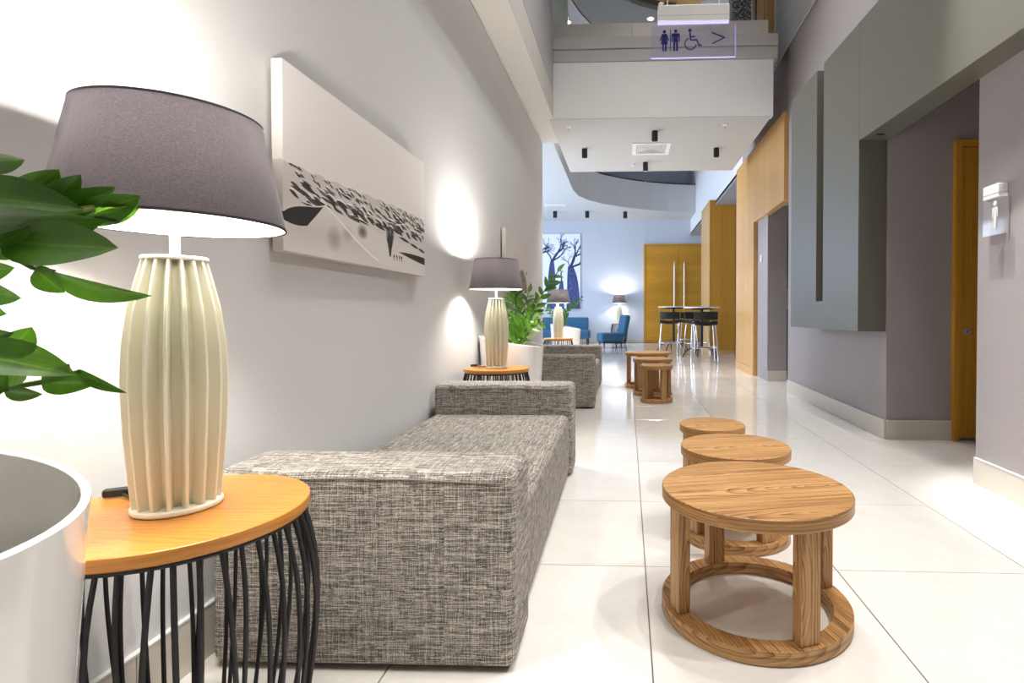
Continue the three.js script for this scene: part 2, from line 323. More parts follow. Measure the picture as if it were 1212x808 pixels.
// ------------------------------------------------------------------ washroom door in the recess
{
  const d = struct('door_1', null, null, 'amber timber washroom door in the dim recess', 'door');
  part('frame', span(2.565, 2.615, 0, 2.36, -4.404, -4.36, true), M.door, d);
  part('frame', span(2.615, 3.36, 2.31, 2.36, -4.404, -4.36), M.door, d);
  part('leaf', span(2.622, 3.34, .02, 2.303, -4.404, -4.375, true), M.door, d);
  const lg = new THREE.CylinderGeometry(.026, .026, .012, 24); lg.rotateX(Math.PI / 2); lg.translate(2.662, .863, -4.369);
  const l = part('lock', lg, M.steel, d); l.userData.label = 'round steel lock';
  const kg = box(.006, .022, .004, 2.662, .863, -4.362); part('lock_turn', kg, M.black, l);
}
// ------------------------------------------------------------------ timber portal, timber pillar, double door
{
  const t = thing('timber_portal', 'tall honey timber panelled portal around the passage opening', 'wood panelling', [0, 0, 0]);
  const board = (z0, z1, y0, y1) => { const g = new RoundedBoxGeometry(.1, y1 - y0, z0 - z1 - .004, 1, .002); g.translate(2.07, (y0 + y1) / 2, (z0 + z1) / 2); return triUV(g, true); };
  for (let k = 0; k < 4; k++) part('board', board(-8.82 - k * .3475, -8.82 - (k + 1) * .3475, .13, 3.66), M.veneer, t);
  for (let k = 0; k < 5; k++) part('board', board(-7.13 - k * .338, -7.13 - (k + 1) * .338, 2.47, 3.62 + k * .008), M.veneer, t);
  part('plinth', span(2.014, 2.12, 0, .128, -8.82, -10.21), M.veneer, t);
  const p = thing('timber_pillar', 'square timber clad pillar beside the double doors', 'pillar', [0, 0, 0]);
  part('core', span(2.05, 2.66, 0, 3.8, -13.6, -15.1), M.joint, p);
  for (let k = 0; k < 2; k++) for (const [y0, y1] of [[.1, .945], [.95, 3.83]]) part('board', rbox(.318, y1 - y0, .02, .002, 2.19 + k * .32, (y0 + y1) / 2, -13.59, true, 1), M.door, p);
  for (let k = 0; k < 3; k++) part('board', rbox(.02, 3.73, .5, .002, 2.04, 1.965, -13.85 - k * .504, true, 1), M.veneer, p);
  part('plinth', span(2.035, 2.66, 0, .098, -13.585, -15.1), M.veneer, p);
  const d = struct('door_2', null, null, 'tall pair of amber timber doors with long steel pull handles', 'door');
  part('frame', span(.555, .61, 0, 3.42, ZF, ZF + .06, true), M.door, d);
  part('frame', span(.61, 3.0, 3.37, 3.42, ZF, ZF + .06), M.door, d);
  for (const [x0, x1, hx] of [[.615, 1.752, 1.6], [1.758, 2.9, 1.94]]) {
    const l = part('leaf', span(x0, x1, .01, 3.365, ZF, ZF + .045), M.door, d);
    const h = part('handle', cyl(.016, .016, 1.62, hx, 1.99, ZF + .12, 12), M.chrome, l); h.userData.label = 'long steel pull handle';
    for (const y of [1.4, 2.6]) part('handle_mount', box(.02, .02, .09, hx, y, ZF + .08), M.chrome, l);
  }
}
// thermostat on the passage pier
{
  const t = thing('thermostat', 'small white thermostat on the mauve passage pier', 'thermostat', [2.066, 1.86, -8.5]);
  part('case', rbox(.018, .11, .09, .004, 0, 0, 0), M.white, t); part('dial', box(.004, .04, .03, -.011, .015, 0), M.steel, t);
}
// ornament glimpsed through the passage
{
  const t = thing('wire_ornament', 'pale woven ball ornament glimpsed through the dark passage', 'ornament', [2.62, 1.05, -9.0]);
  const R = rng(4);
  for (let k = 0; k < 14; k++) { const g = new THREE.TorusGeometry(.17, .008, 5, 28); g.rotateX(R() * 3.1); g.rotateY(R() * 3.1); g.translate(0, .2, 0); part('hoop', g, M.lampCream, t); }
  part('stand', lathe([[0, -1.05], [.14, -1.05], [.14, -1.02], [.02, -1.0], [.02, .02], [.06, .035], [0, .035]], 16), M.black, t);
}

// ------------------------------------------------------------------ bridge: soffit fittings, glass balustrade, upper storey behind it
function downlight(label, [x, y, z], color, intensity, target, group, r = .042, h = .13) {
  const t = thing('ceiling_downlight', label, 'downlight', [x, y, z], 0, group);
  part('housing', new THREE.LatheGeometry([[0, 0], [r, 0], [r, -h], [r - .005, -h], [r - .005, -h + .06], [0, -h + .06]].map(a => new THREE.Vector2(...a)), 20), M.black, t);
  part('lens', cyl(r - .008, r - .008, .004, 0, -h + .056, 0, 16), M.glowSmall, t);
  if (intensity) spot('downlight_beam', t, [0, -h - .01, 0], target ?? [0, -3, 0], color, intensity, .75, .7, 2);
  return t;
}
[[692, 176], [775, 155], [848, 175], [764, 192]].forEach(([px, py], k) => {
  const p = atY(px, py, YC);
  downlight(['black cylinder downlight left of the vent under the bridge', 'black cylinder downlight in front of the vent under the bridge', 'black cylinder downlight right of the vent under the bridge', 'black cylinder downlight behind the vent under the bridge'][k], [p.x, YC, p.z], NEUTRAL, LUX.bridge, null, 'downlights under the bridge');
});
[[657, 250], [695, 250], [740, 250.5]].forEach(([px, py], k) => {
  const p = atY(px, py, 4.26);
  downlight(['black cylinder downlight on the lounge ceiling nearest the pale wall end', 'middle black cylinder downlight on the lounge ceiling', 'black cylinder downlight on the lounge ceiling below the curved opening'][k], [p.x, 4.26, p.z], COOL, LUX.far, null, 'downlights on the lounge ceiling', .065, .2);
});
{
  const t = thing('ceiling_vent', 'white square louvred air vent under the bridge', 'vent', [.345, YC, -8.15]);
  for (const [x, z, w, d] of [[0, .25, .56, .06], [0, -.25, .56, .06], [-.25, 0, .06, .44], [.25, 0, .06, .44]]) part('frame', box(w, .012, d, x, -.007, z), M.white, t);
  for (let k = 0; k < 7; k++) {
    const a = .2 - k * .028;
    for (const s of [-1, 1]) { const g = box(2 * a, .018, .004); g.rotateX(s * .7); g.translate(0, -.004, s * a); part('louvre', g, M.white, t); const q = box(.004, .018, 2 * a); q.rotateZ(-s * .7); q.translate(s * a, -.004, 0); part('louvre', q, M.white, t); }
  }
  const u = thing('ceiling_vent', 'long white linear air vent in the lounge ceiling', 'vent', [...atY(657, 243, 4.255).toArray()]);
  part('frame', box(.62, .014, .22, 0, -.004, 0), M.white, u); for (let k = 0; k < 3; k++) part('slot', box(.54, .01, .025, 0, -.009, -.06 + k * .06), M.greyPanel, u);
}
[[673, 150, 'small white sprinkler head left of the downlights under the bridge'], [858, 147, 'small white sprinkler head at the passage side under the bridge'], [750, 193.5, 'small white smoke detector beside the rear downlight under the bridge']].forEach(([px, py, label], k) => {
  const p = atY(px, py, YC), t = thing(k < 2 ? 'sprinkler' : 'smoke_detector', label, k < 2 ? 'sprinkler' : 'detector', [p.x, YC, p.z]);
  part('rose', lathe([[0, 0], [.035, 0], [.03, -.012], [0, -.012]], 16), M.white, t);
  if (k < 2) { part('nozzle', cyl(.006, .006, .03, 0, -.027, 0, 8), M.chrome, t); part('deflector', cyl(.014, .014, .003, 0, -.043, 0, 12), M.chrome, t); } else part('dome', lathe([[0, -.04], [.02, -.038], [.028, -.012], [0, -.012]], 16), M.white, t);
});
{
  const p = atY(764, 201, YC), t = thing('acrylic_sign', 'clear acrylic sign hanging edge-on behind the bridge', 'sign', [p.x, YC, p.z + .12]);
  part('housing', rbox(.03, .025, .3, .004, 0, -.0135, 0), M.white, t); part('plate', box(.006, .26, .3, 0, -.156, 0), M.glass, t);
}
{
  const t = thing('glass_balustrade', 'frameless glass balustrade in a brushed steel channel on the bridge', 'balustrade', [0, 0, 0]);
  const cuts = [-.97, .05, 1.03, 1.74];
  for (let k = 0; k < 3; k++) {
    part('channel', span(cuts[k] + .003, cuts[k + 1] - .003, 4.478, 4.645, ZB + .02, ZB - .06), M.steel, t);
    part('glass_pane', span(cuts[k] + .006, cuts[k + 1] - .006, 4.645, 5.55, ZB - .012, ZB - .026), M.glass, t);
  }
}
{
  const flat = (pts, y0, y1) => prism(pts.map(([px, py]) => { const p = atY(px, py, y0); return [p.x, p.z]; }).reverse(), y0, y1);
  const c = struct('trim_4', null, null, 'curved grey ceiling bulkhead with a dark edge on the upper storey', 'ceiling');
  part('bulkhead', flat([[672, -14], [677, 0], [688, 16], [704, 33], [725, 44], [800, 44], [800, 15], [778, 12], [755, 6.5], [735, -2], [728, -14]], 6.45, 6.59), std({ color: rgb(.20, .215, .225), roughness: .6 }), c);
  part('rim', flat([[670.5, -14], [675.8, 0], [687, 16], [703, 33], [704.5, 33], [688.5, 16], [677.2, 0], [672.2, -14]], 6.44, 6.58), M.joint, c);
  part('edge', flat([[733, -10], [741, -1], [756, 6.5], [778, 12.5], [800, 15.5], [800, 10], [778, 7.5], [760, 3], [748, -3], [740, -10]], 6.40, 6.59), std({ color: rgb(.035, .032, .028), roughness: .6 }), c);
  part('timber_ceiling', flat([[752, -10], [760, 2], [778, 7], [830, 10], [830, -14]], 6.5, 6.59), M.veneer, c);
  part('side_ceiling', flat([[640, -10], [670, -10], [670, 8], [674, 26], [677, 36], [640, 36]], 6.5, 6.59), std({ color: rgb(.36, .34, .22), roughness: .7 }), c);
  const col = thing('stone_column', 'black and white marbled stone column behind the bridge glass', 'column', [1.56, 4.47, -7.7]);
  const marb = dataTex(256, 512, (i, j) => { const n = noise.noise(i * .05, j * .05, 3) + .6 * noise.noise(i * .13, j * .13, 8), v = n > .25 ? 190 : n > .12 ? 90 : 16; return [v * .95, v, v * 1.06]; });
  part('shaft', span(-.13, .13, 0, 2.12, -.13, .13), std({ map: rep(marb, .3, .6), roughness: .25 }), col);
  const wp = thing('timber_screen', 'tall timber wall panel beside the marbled column upstairs', 'wood panelling', [1.86, 4.47, -7.72]);
  part('board', span(-.12, .03, 0, 2.12, -.05, .05, true), M.veneer, wp); part('board', span(.036, .17, 0, 2.12, -.05, .05, true), M.veneer, wp);
  part('pull_bar', rbox(.02, .5, .03, .006, -.085, .72, .07), M.black, wp);
}
function recessed(label, [x, y, z], intensity, color, target, angle = .6, group = 'recessed lights in the high ceiling', size = 4) {
  const t = thing('recessed_light', label, 'light fitting', [x, y, z], 0, group);
  part('bezel', lathe([[.05, 0], [.075, 0], [.075, -.008], [.05, -.008], [.05, 0]], 24), M.white, t);
  part('lens', cyl(.05, .05, .004, 0, -.004, 0, 20), M.glowSmall, t);
  spot('recessed_beam', t, [0, -.02, 0], target ?? [0, -3, 0], color, intensity, angle, .7, size);
}
{ const a = atY(672, 26, 6.44), b = atY(770, 22, 6.44);
  recessed('small bright recessed light at the rim of the grey bulkhead', [a.x, 6.44, a.z], LUX.upper, WARM, null, .8);
  recessed('small bright recessed light in the grey bulkhead', [b.x, 6.44, b.z], LUX.upper, WARM, null, .8); }
[[1.45, -.5], [1.45, -2.7], [.5, -1.6], [.6, -3.9], [1.5, -5.0], [.3, -4.7], [.6, 1.2]].forEach(([x, z], k) =>
  recessed('round recessed light in the high ceiling ' + ['beside the open end of the header', 'above the washroom recess', 'above the largest near coffee table', 'between the near sofa and the wall panel', 'above the slotted wall panel', 'in front of the bridge', 'at the back of the corridor'][k], [x, YT, z], LUX.atrium, NEUTRAL, null, k === 3 || k === 5 ? .9 : .62));
recessed('round recessed light in the high ceiling aimed at the grey-green header', [1.03, YT, -2.8], 290, NEUTRAL, [.87, -3.75, .06], .17, null, 3);
[[-1.35, 0], [-2.35, .35]].forEach(([z, d], k) => {
  const t = thing('track_spotlight', ['black spotlight on top of the header closest to its open end', 'black spotlight on top of the header above the washroom recess'][k], 'spotlight', [1.9, 3.313, z], 0, 'spotlights on the grey-green header');
  part('foot', cyl(.03, .03, .012, 0, .006, 0, 16), M.black, t); part('arm', cyl(.008, .008, .12, 0, .07, 0, 8), M.black, t);
  const g = new THREE.CylinderGeometry(.038, .03, .12, 20); g.rotateZ(-1.05); g.translate(-.03, .15, 0); part('head', g, M.black, t);
  const q = new THREE.CylinderGeometry(.03, .03, .004, 16); q.rotateZ(-1.05 + Math.PI); q.translate(-.084, .119, 0); part('lens', q, M.glowSmall, t);
  spot('spotlight_beam', t, [-.1, .11, 0], [-1.75, -3.3, d - .5], NEUTRAL, 12, .62, .8, 2.5);
});

// ------------------------------------------------------------------ hanging washroom sign and small door sign
{
  const ZS = -3.8, a = atZ(770.5, 31, ZS), b = atZ(870, 67, ZS), cx = (a.x + b.x) / 2, cy = (a.y + b.y) / 2, w = b.x - a.x, h = a.y - b.y, s = w / 99.5;
  const t = thing('washroom_sign', 'hanging clear acrylic sign with blue washroom pictograms and an arrow', 'sign', [cx, cy, ZS]);
  const L = (px, py) => [(px - 820.25) * s, (49 - py) * s];
  part('plate', box(w, h, .008), phys({ color: rgb(.93, .92, 1), roughness: .02, transmission: .94, thickness: 0, ior: 1.45 }), t);
  const [hx0, hy0] = L(778.5, 8), [hx1, hy1] = L(862.5, 26.5);
  part('housing', rbox(hx1 - hx0, hy0 - hy1, .06, .006, (hx0 + hx1) / 2, (hy0 + hy1) / 2, 0), M.white, t);
  part('housing_groove', box(hx1 - hx0 + .002, .003, .061, (hx0 + hx1) / 2, (hy0 + hy1) / 2 - .02, 0), M.greyPanel, t);
  const violet = std({ color: 0x000000, emissive: rgb(.5, .45, 1), emissiveIntensity: 1.6 });
  part('light_strip', box(hx1 - hx0, .006, .03, (hx0 + hx1) / 2, hy1 - .003, 0), violet, t);
  part('lit_edge', box(w, .004, .009, 0, -h / 2 - .002, 0), violet, t);
  part('lit_edge', box(.004, h, .009, w / 2 + .002, 0, 0), std({ color: 0x000000, emissive: rgb(.45, .4, .95), emissiveIntensity: .8 }), t);
  const glow = new THREE.RectAreaLight(rgb(.5, .45, 1), 2, hx1 - hx0, .03); glow.name = 'sign_edge_light'; glow.position.set((hx0 + hx1) / 2, hy1 - .012, 0); glow.rotation.x = -Math.PI / 2; t.add(glow);
  for (const px of [790, 851]) part('suspension_rod', cyl(.004, .004, YT - cy - hy0, L(px, 0)[0], (hy0 + YT - cy) / 2, 0, 8), M.white, t);
  const ink = std({ color: rgb(.004, .006, .15), roughness: .5 });
  const ext = (name, shapes) => { const g = new THREE.ExtrudeGeometry(shapes, { depth: .003, bevelEnabled: false, curveSegments: 20 }); g.translate(0, 0, .0042); part(name, g, ink, t); };
  const poly = pts => new THREE.Shape(pts.map(([x, y]) => new THREE.Vector2(...L(x, y))));
  const disc = (x, y, r) => { const q = new THREE.Shape(); q.absarc(...L(x, y), r * s, 0, Math.PI * 2); return q; };
  ext('woman_pictogram', [disc(786.4, 37.4, 1.9), poly([[783.6, 40], [789.2, 40], [791.8, 47.5], [790.4, 48.1], [788.6, 43.6], [790.6, 52], [788.9, 52], [788.9, 60.5], [787, 60.5], [787, 52.3], [785.9, 52.3], [785.9, 60.5], [784, 60.5], [784, 52], [782.2, 52], [784.2, 43.6], [782.5, 48.1], [781, 47.5]])]);
  ext('divider', [poly([[793.1, 35.5], [794, 35.5], [794, 60.5], [793.1, 60.5]])]);
  ext('man_pictogram', [disc(799.7, 37, 1.9), poly([[796, 39.6], [803.4, 39.6], [804.6, 41], [804.6, 49.5], [803.1, 49.5], [803.1, 43.2], [802.5, 43.2], [802.5, 60.3], [800.2, 60.3], [800.2, 50.5], [799.2, 50.5], [799.2, 60.3], [796.9, 60.3], [796.9, 43.2], [796.3, 43.2], [796.3, 49.5], [794.8, 49.5], [794.8, 41]])]);
  const wheel = new THREE.Shape(); wheel.absarc(...L(817.3, 52.3), 7.2 * s, Math.PI * .62, Math.PI * 2 - .1, false); wheel.absarc(...L(817.3, 52.3), 6.1 * s, Math.PI * 2 - .1, Math.PI * .62, true);
  ext('wheelchair_pictogram', [disc(816.6, 36.5, 1.8), wheel, poly([[815.7, 38.8], [817.4, 38.8], [817.9, 43.3], [823, 43.3], [823, 44.5], [818, 44.5], [818.3, 47], [825, 47], [828, 53.6], [830.4, 53], [830.8, 54.3], [827.2, 55.4], [824.2, 48.4], [816.8, 48.4]])]);
  ext('arrow', [poly([[842.4, 38.8], [843.3, 39], [858.6, 45.7], [843.5, 53], [842.6, 52.2], [855.6, 45.8], [842.2, 39.9]])]);
}
{
  const t = thing('door_sign', 'small clear wall sign with a white person pictogram under a white holder', 'sign', [RW, 1.55, -3.065]);
  part('holder', rbox(.05, .075, .13, .004, -.026, .125, -.035), M.white, t);
  part('holder_groove', box(.052, .003, .131, -.026, .113, -.035), M.greyPanel, t);
  for (const z of [-.07, .05]) { const g = new THREE.CylinderGeometry(.006, .006, .045, 10); g.rotateZ(Math.PI / 2); g.translate(-.023, .08, z); part('standoff', g, M.chrome, t); }
  part('plate', box(.006, .21, .2, -.045, -.01, -.005), phys({ color: rgb(.95, .95, .95), roughness: .06, transmission: .93, thickness: 0, ior: 1.45, specularIntensity: .5 }), t);
  const s = new THREE.Shape([[-.022, .03], [-.016, .036], [.016, .036], [.022, .03], [.024, -.02], [.017, -.02], [.014, .015], [.012, -.02], [.01, -.085], [.001, -.085], [0, -.03], [-.001, -.085], [-.01, -.085], [-.012, -.02], [-.014, .015], [-.017, -.02], [-.024, -.02]].map(a => new THREE.Vector2(...a)));
  const hd = new THREE.Shape(); hd.absarc(0, .056, .014, 0, Math.PI * 2);
  const g = new THREE.ExtrudeGeometry([s, hd], { depth: .002, bevelEnabled: false, curveSegments: 16 }); g.rotateY(-Math.PI / 2); g.translate(-.0485, 0, 0);
  part('person_pictogram', g, std({ color: rgb(.72, .7, .68), roughness: .5 }), t);
}

// ------------------------------------------------------------------ canvases
function artCanvas(label, [x, y, z], turn, w, h, d, tex, side) {
  const t = thing('wall_art_canvas', label, 'painting', [x, y, z], turn);
  const g = new RoundedBoxGeometry(w, h, d, 1, .003), n = g.index ? g.toNonIndexed() : g, p = n.attributes.position, uv = new Float32Array(p.count * 2);
  for (let i = 0; i < p.count; i++) { uv[2 * i] = clamp(p.getX(i) / w + .5, .004, .996); uv[2 * i + 1] = clamp(p.getY(i) / h + .5, .004, .996); }
  n.setAttribute('uv', new THREE.BufferAttribute(uv, 2)); n.translate(0, 0, d / 2);
  part('printed_canvas', n, std({ map: tex, roughness: .75, bumpMap: rep(tw.bump, .25, .25), bumpScale: 0 }), t);
  for (const [bx, by, bw, bh] of [[0, h / 2 - .03, w - .06, .03], [0, -h / 2 + .03, w - .06, .03]]) part('stretcher_bar', box(bw, bh, .012, bx, by, -.0045), side, t);
  return t;
}
const pine = std({ color: rgb(.55, .42, .26), roughness: .8 });
const dunes = canvasTex(1280, 620, (c, w, h) => {
  const R = rng(31); c.fillStyle = '#efebe8'; c.fillRect(0, 0, w, h);
  const ridge = x => h * (.515 + .012 * Math.sin(x / w * 5 + 1));
  c.fillStyle = '#d5cfca'; c.beginPath(); c.moveTo(0, ridge(0) + 6); for (let x = 0; x <= w; x += 16) c.lineTo(x, ridge(x) + 4 * Math.sin(x * .05)); c.lineTo(w, h); c.lineTo(0, h); c.fill();
  for (let k = 0; k < 230; k++) {                                     // small far dune crests
    const u = R(), x = w * (.02 + .97 * u), dy = Math.pow(R(), 1.2) * (125 - 15 * u), y = ridge(x) + 4 + dy, L = 8 + dy * .45 * R() + 14 * R(), t = 2.5 + dy * .1 * R() + 4 * R();
    c.fillStyle = ['#2c2a2a', '#4a4746', '#6d6966', '#3a3736'][Math.floor(R() * 4)]; c.beginPath(); c.moveTo(x - L, y - t * .8); c.quadraticCurveTo(x, y - t * 1.6, x + L, y + t * 1.2); c.quadraticCurveTo(x + L * .1, y + t * 1.4, x - L, y - t * .8); c.fill();
    if (R() < .5) { c.fillStyle = '#efebe7'; c.beginPath(); c.moveTo(x - L, y - t); c.quadraticCurveTo(x, y - t * 3, x + L, y - t * .2); c.quadraticCurveTo(x, y - t * 1.5, x - L, y - t); c.fill(); }
  }
  const g1 = c.createLinearGradient(0, h * .7, 0, h); g1.addColorStop(0, '#e4ded8'); g1.addColorStop(.55, '#cdc6c0'); g1.addColorStop(1, '#d9d3cd');
  c.fillStyle = g1; c.beginPath(); c.moveTo(0, h * .79); c.bezierCurveTo(w * .06, h * .72, w * .13, h * .73, w * .2, h * .685); c.bezierCurveTo(w * .29, h * .74, w * .4, h * .88, w * .54, h * .95); c.bezierCurveTo(w * .7, h * .975, w * .9, h * .955, w, h * .95); c.lineTo(w, h); c.lineTo(0, h); c.fill();
  c.fillStyle = '#dcd6d0'; c.beginPath(); c.moveTo(w * .2, h * .685); c.bezierCurveTo(w * .3, h * .71, w * .55, h * .745, w, h * .80); c.lineTo(w, h); c.lineTo(w * .6, h * .97); c.bezierCurveTo(w * .4, h * .9, w * .29, h * .76, w * .2, h * .685); c.fill();
  c.fillStyle = '#262424'; c.beginPath(); c.moveTo(0, h * .80); c.bezierCurveTo(w * .05, h * .725, w * .13, h * .735, w * .19, h * .70); c.bezierCurveTo(w * .17, h * .74, w * .13, h * .80, w * .11, h * .835); c.bezierCurveTo(w * .07, h * .855, w * .03, h * .85, 0, h * .835); c.fill();
  for (const [x, y, rx, ry, a] of [[.43, .775, .04, .055, .85], [.25, .87, .05, .09, .35], [.33, .82, .04, .06, .25]]) { c.save(); c.translate(w * x, h * y); c.scale(rx * w, ry * h); const g = c.createRadialGradient(0, 0, 0, 0, 0, 1); g.addColorStop(0, `rgba(80,76,74,${a})`); g.addColorStop(.4, `rgba(85,80,78,${a * .75})`); g.addColorStop(1, 'rgba(90,86,84,0)'); c.fillStyle = g; c.beginPath(); c.arc(0, 0, 1, 0, 7); c.fill(); c.restore(); }
  c.strokeStyle = '#f3efec'; c.lineWidth = 7; c.beginPath(); c.moveTo(w * .2, h * .685); c.bezierCurveTo(w * .29, h * .74, w * .4, h * .88, w * .55, h * .95); c.stroke();
  c.fillStyle = '#2a2827'; c.beginPath(); c.moveTo(w * .72, h * .845); c.quadraticCurveTo(w * .86, h * .825, w, h * .84); c.lineTo(w, h * .90); c.quadraticCurveTo(w * .88, h * .885, w * .72, h * .845); c.fill();
  for (const [x, y, L] of [[.56, .70, 60], [.7, .69, 50], [.78, .735, 70], [.88, .76, 60], [.96, .78, 50], [.4, .66, 60], [.3, .64, 45], [.49, .675, 40], [.08, .655, 60], [.12, .63, 50]]) { c.fillStyle = '#37332f'; c.beginPath(); c.moveTo(w * x - L, h * y - 6); c.quadraticCurveTo(w * x, h * y - 14, w * x + L, h * y + 8); c.quadraticCurveTo(w * x, h * y + 14, w * x - L, h * y - 6); c.fill(); }
  c.strokeStyle = '#2e2b2a'; for (let k = 0; k < 190; k++) { const a = -1.57 + (R() - .5) * 1.25, L = 30 + 120 * Math.sqrt(R()), x0 = w * .645 + (R() - .5) * 16, y0 = h * .895; c.lineWidth = 1 + 2 * R(); c.globalAlpha = .8; c.beginPath(); c.moveTo(x0, y0); c.quadraticCurveTo(x0 + Math.cos(a) * L * .2, y0 - L * .5, x0 + Math.cos(a) * L * .62, y0 + Math.sin(a) * L * .95); c.stroke(); }
  c.globalAlpha = 1; c.fillStyle = '#2b2928'; for (const x of [.675, .70, .725, .745]) { c.fillRect(w * x, h * .875, 14, 12); c.fillRect(w * x + 1, h * .89, 3, 16); c.fillRect(w * x + 10, h * .89, 3, 16); }
  for (let k = 0; k < 5000; k++) { c.fillStyle = R() < .5 ? 'rgba(60,58,56,.07)' : 'rgba(255,255,255,.1)'; c.fillRect(w * R(), h * (.6 + .4 * R()), 3, 1); }
});
artCanvas('large black and white desert dunes canvas above the near sofa', [LW + .012, 1.548, -2.47], Math.PI / 2, 1.30, .66, .04, dunes, pine);
const canyon = canvasTex(640, 340, (c, w, h) => {
  const R = rng(8); c.fillStyle = '#d9d3ce'; c.fillRect(0, 0, w, h);
  c.fillStyle = '#6c6661'; c.beginPath(); c.moveTo(w * .2, h * .48); c.lineTo(w * .5, h * .68); c.lineTo(w * .46, h * .73); c.lineTo(w * .2, h * .6); c.fill();
  c.fillStyle = '#8a827c'; c.beginPath(); c.moveTo(w * .55, h); c.bezierCurveTo(w * .5, h * .6, w * .7, h * .55, w * .78, h * .6); c.bezierCurveTo(w * .9, h * .7, w * .95, h * .8, w * .97, h); c.fill();
  c.fillStyle = '#5d5752'; c.fillRect(0, h * .86, w * .5, h * .14);
  for (let k = 0; k < 26; k++) { c.fillStyle = `rgba(50,46,43,${.15 + .3 * R()})`; const y = h * (.62 + .36 * R()); c.fillRect(w * (.55 + .2 * R()), y, w * .2 * R(), 3); }
  c.fillStyle = '#6e6762'; c.beginPath(); c.ellipse(w * .93, h * .62, 16, 11, 0, 0, 7); c.fill();
});
artCanvas('smaller grey rock landscape canvas behind the second lamp', [LW + .012, 1.545, -5.80], Math.PI / 2, 1.15, .60, .04, canyon, pine);
const trees = canvasTex(560, 830, (c, w, h) => {
  const R = rng(12); c.fillStyle = '#e9eefb'; c.fillRect(0, 0, w, h);
  const br = (x, y, a, L, t, n) => { const x2 = x + Math.cos(a) * L, y2 = y + Math.sin(a) * L, m = (R() - .5) * L * .4; c.strokeStyle = '#2b3358'; c.lineWidth = t; c.lineCap = 'round'; c.beginPath(); c.moveTo(x, y); c.quadraticCurveTo((x + x2) / 2 + m, (y + y2) / 2 - Math.abs(m) * .4, x2, y2); c.stroke(); if (n > 0) for (let k = 0; k < 2 + (R() < .5); k++) br(x2, y2, a + (R() - .5) * 1.5, L * (.55 + .3 * R()), t * .55, n - 1); };
  const trunk = (x, wt, top, lean) => {
    c.fillStyle = '#3d4a7c'; c.beginPath(); c.moveTo(x - wt, h); c.bezierCurveTo(x - wt * .8, h * .75, x - wt * .85 + lean * .3, top + 110, x - wt * .36 + lean, top); c.lineTo(x + wt * .36 + lean, top); c.bezierCurveTo(x + wt * .85 + lean * .3, top + 120, x + wt * .9, h * .75, x + wt, h); c.fill();
    for (let k = 0; k < 240; k++) { const y = top + (h - top) * R(), q = wt * (.3 + .6 * (y - top) / (h - top)); c.fillStyle = R() < .5 ? 'rgba(30,38,72,.35)' : 'rgba(120,135,185,.3)'; c.fillRect(x + lean * (1 - (y - top) / (h - top)) + (R() * 2 - 1) * q, y, 3 + 6 * R(), 8 + 26 * R()); }
  };
  trunk(235, 52, 300, 8); trunk(480, 78, 360, -30); trunk(340, 40, 520, 10); trunk(60, 60, 330, 0);
  br(243, 305, -1.0, 100, 26, 4); br(250, 300, -.55, 95, 16, 4); br(236, 305, -2.0, 100, 14, 4);
  br(450, 365, -1.2, 110, 30, 4); br(455, 372, -.35, 100, 22, 4); br(440, 370, -1.9, 60, 10, 3); br(345, 525, -1.5, 50, 14, 3); br(60, 335, -1.2, 110, 26, 4);
});
artCanvas('tall blue and white bare trees canvas on the far wall', [-2.52, 2.49, ZF + .012], 0, 1.74, 2.6, .05, trees, pine);

// ------------------------------------------------------------------ sofas
function makeSofa(label, pos, turn, L) {
  const t = thing('tweed_sofa', label, 'sofa', pos, turn, 'grey tweed backless sofas along the pale wall'), Wd = .86, A = .25, Hh = .56;
  const crown = g => { const p = g.attributes.position; for (let i = 0; i < p.count; i++) if (p.getY(i) > .4) { const x = p.getX(i) / (Wd / 2), z = p.getZ(i); p.setY(i, p.getY(i) + .014 * (1 - x * x)); } g.computeVertexNormals(); return g; };
  const arm = () => { const g = new RoundedBoxGeometry(Wd, Hh - .012, A, 4, .03); g.translate(0, (Hh + .012) / 2, 0); const n = triUV(g); const p = n.attributes.position, nn = n.attributes.normal; for (let i = 0; i < p.count; i++) { const y = p.getY(i), x = p.getX(i) / (Wd / 2); if (y > .4) p.setY(i, y + .016 * (1 - x * x)); const zz = p.getZ(i); p.setZ(i, zz + Math.sign(zz) * .006 * (1 - x * x) * Math.sin(Math.PI * clamp((y - .03) / .54))); } return n; };
  const ag = arm();
  for (const z of [-A / 2, -L + A / 2]) { const a = part('arm', ag, M.tweed, t); a.position.z = z; const pg = []; for (const s of [-1, 1]) pg.push(tube([V(-Wd / 2 + .03, Hh - .028, s * (A / 2 + .001)), V(0, Hh - .014, s * (A / 2 + .004)), V(Wd / 2 - .03, Hh - .028, s * (A / 2 + .001))], .0022, 20, 5)); part('seam', BGU.mergeGeometries(pg), M.tweed, a); }
  const sg = new RoundedBoxGeometry(Wd - .02, .37, L - 2 * A + .01, 4, .04); sg.translate(-.01, .2, -L / 2); part('seat', triUV(sg, true), M.tweed, t);
  for (const [x, z] of [[-.37, -.08], [.37, -.08], [-.37, -L + .08], [.37, -L + .08]]) part('foot', cyl(.02, .016, .018, x, .009, z, 10), M.black, t);
  return t;
}
makeSofa('grey tweed backless sofa with two arms, under the dunes canvas', [-.742, 0, -1.465], .014, 2.08);
makeSofa('grey tweed backless sofa with two arms, between white planters', [-.775, 0, -5.68], .011, 2.08);

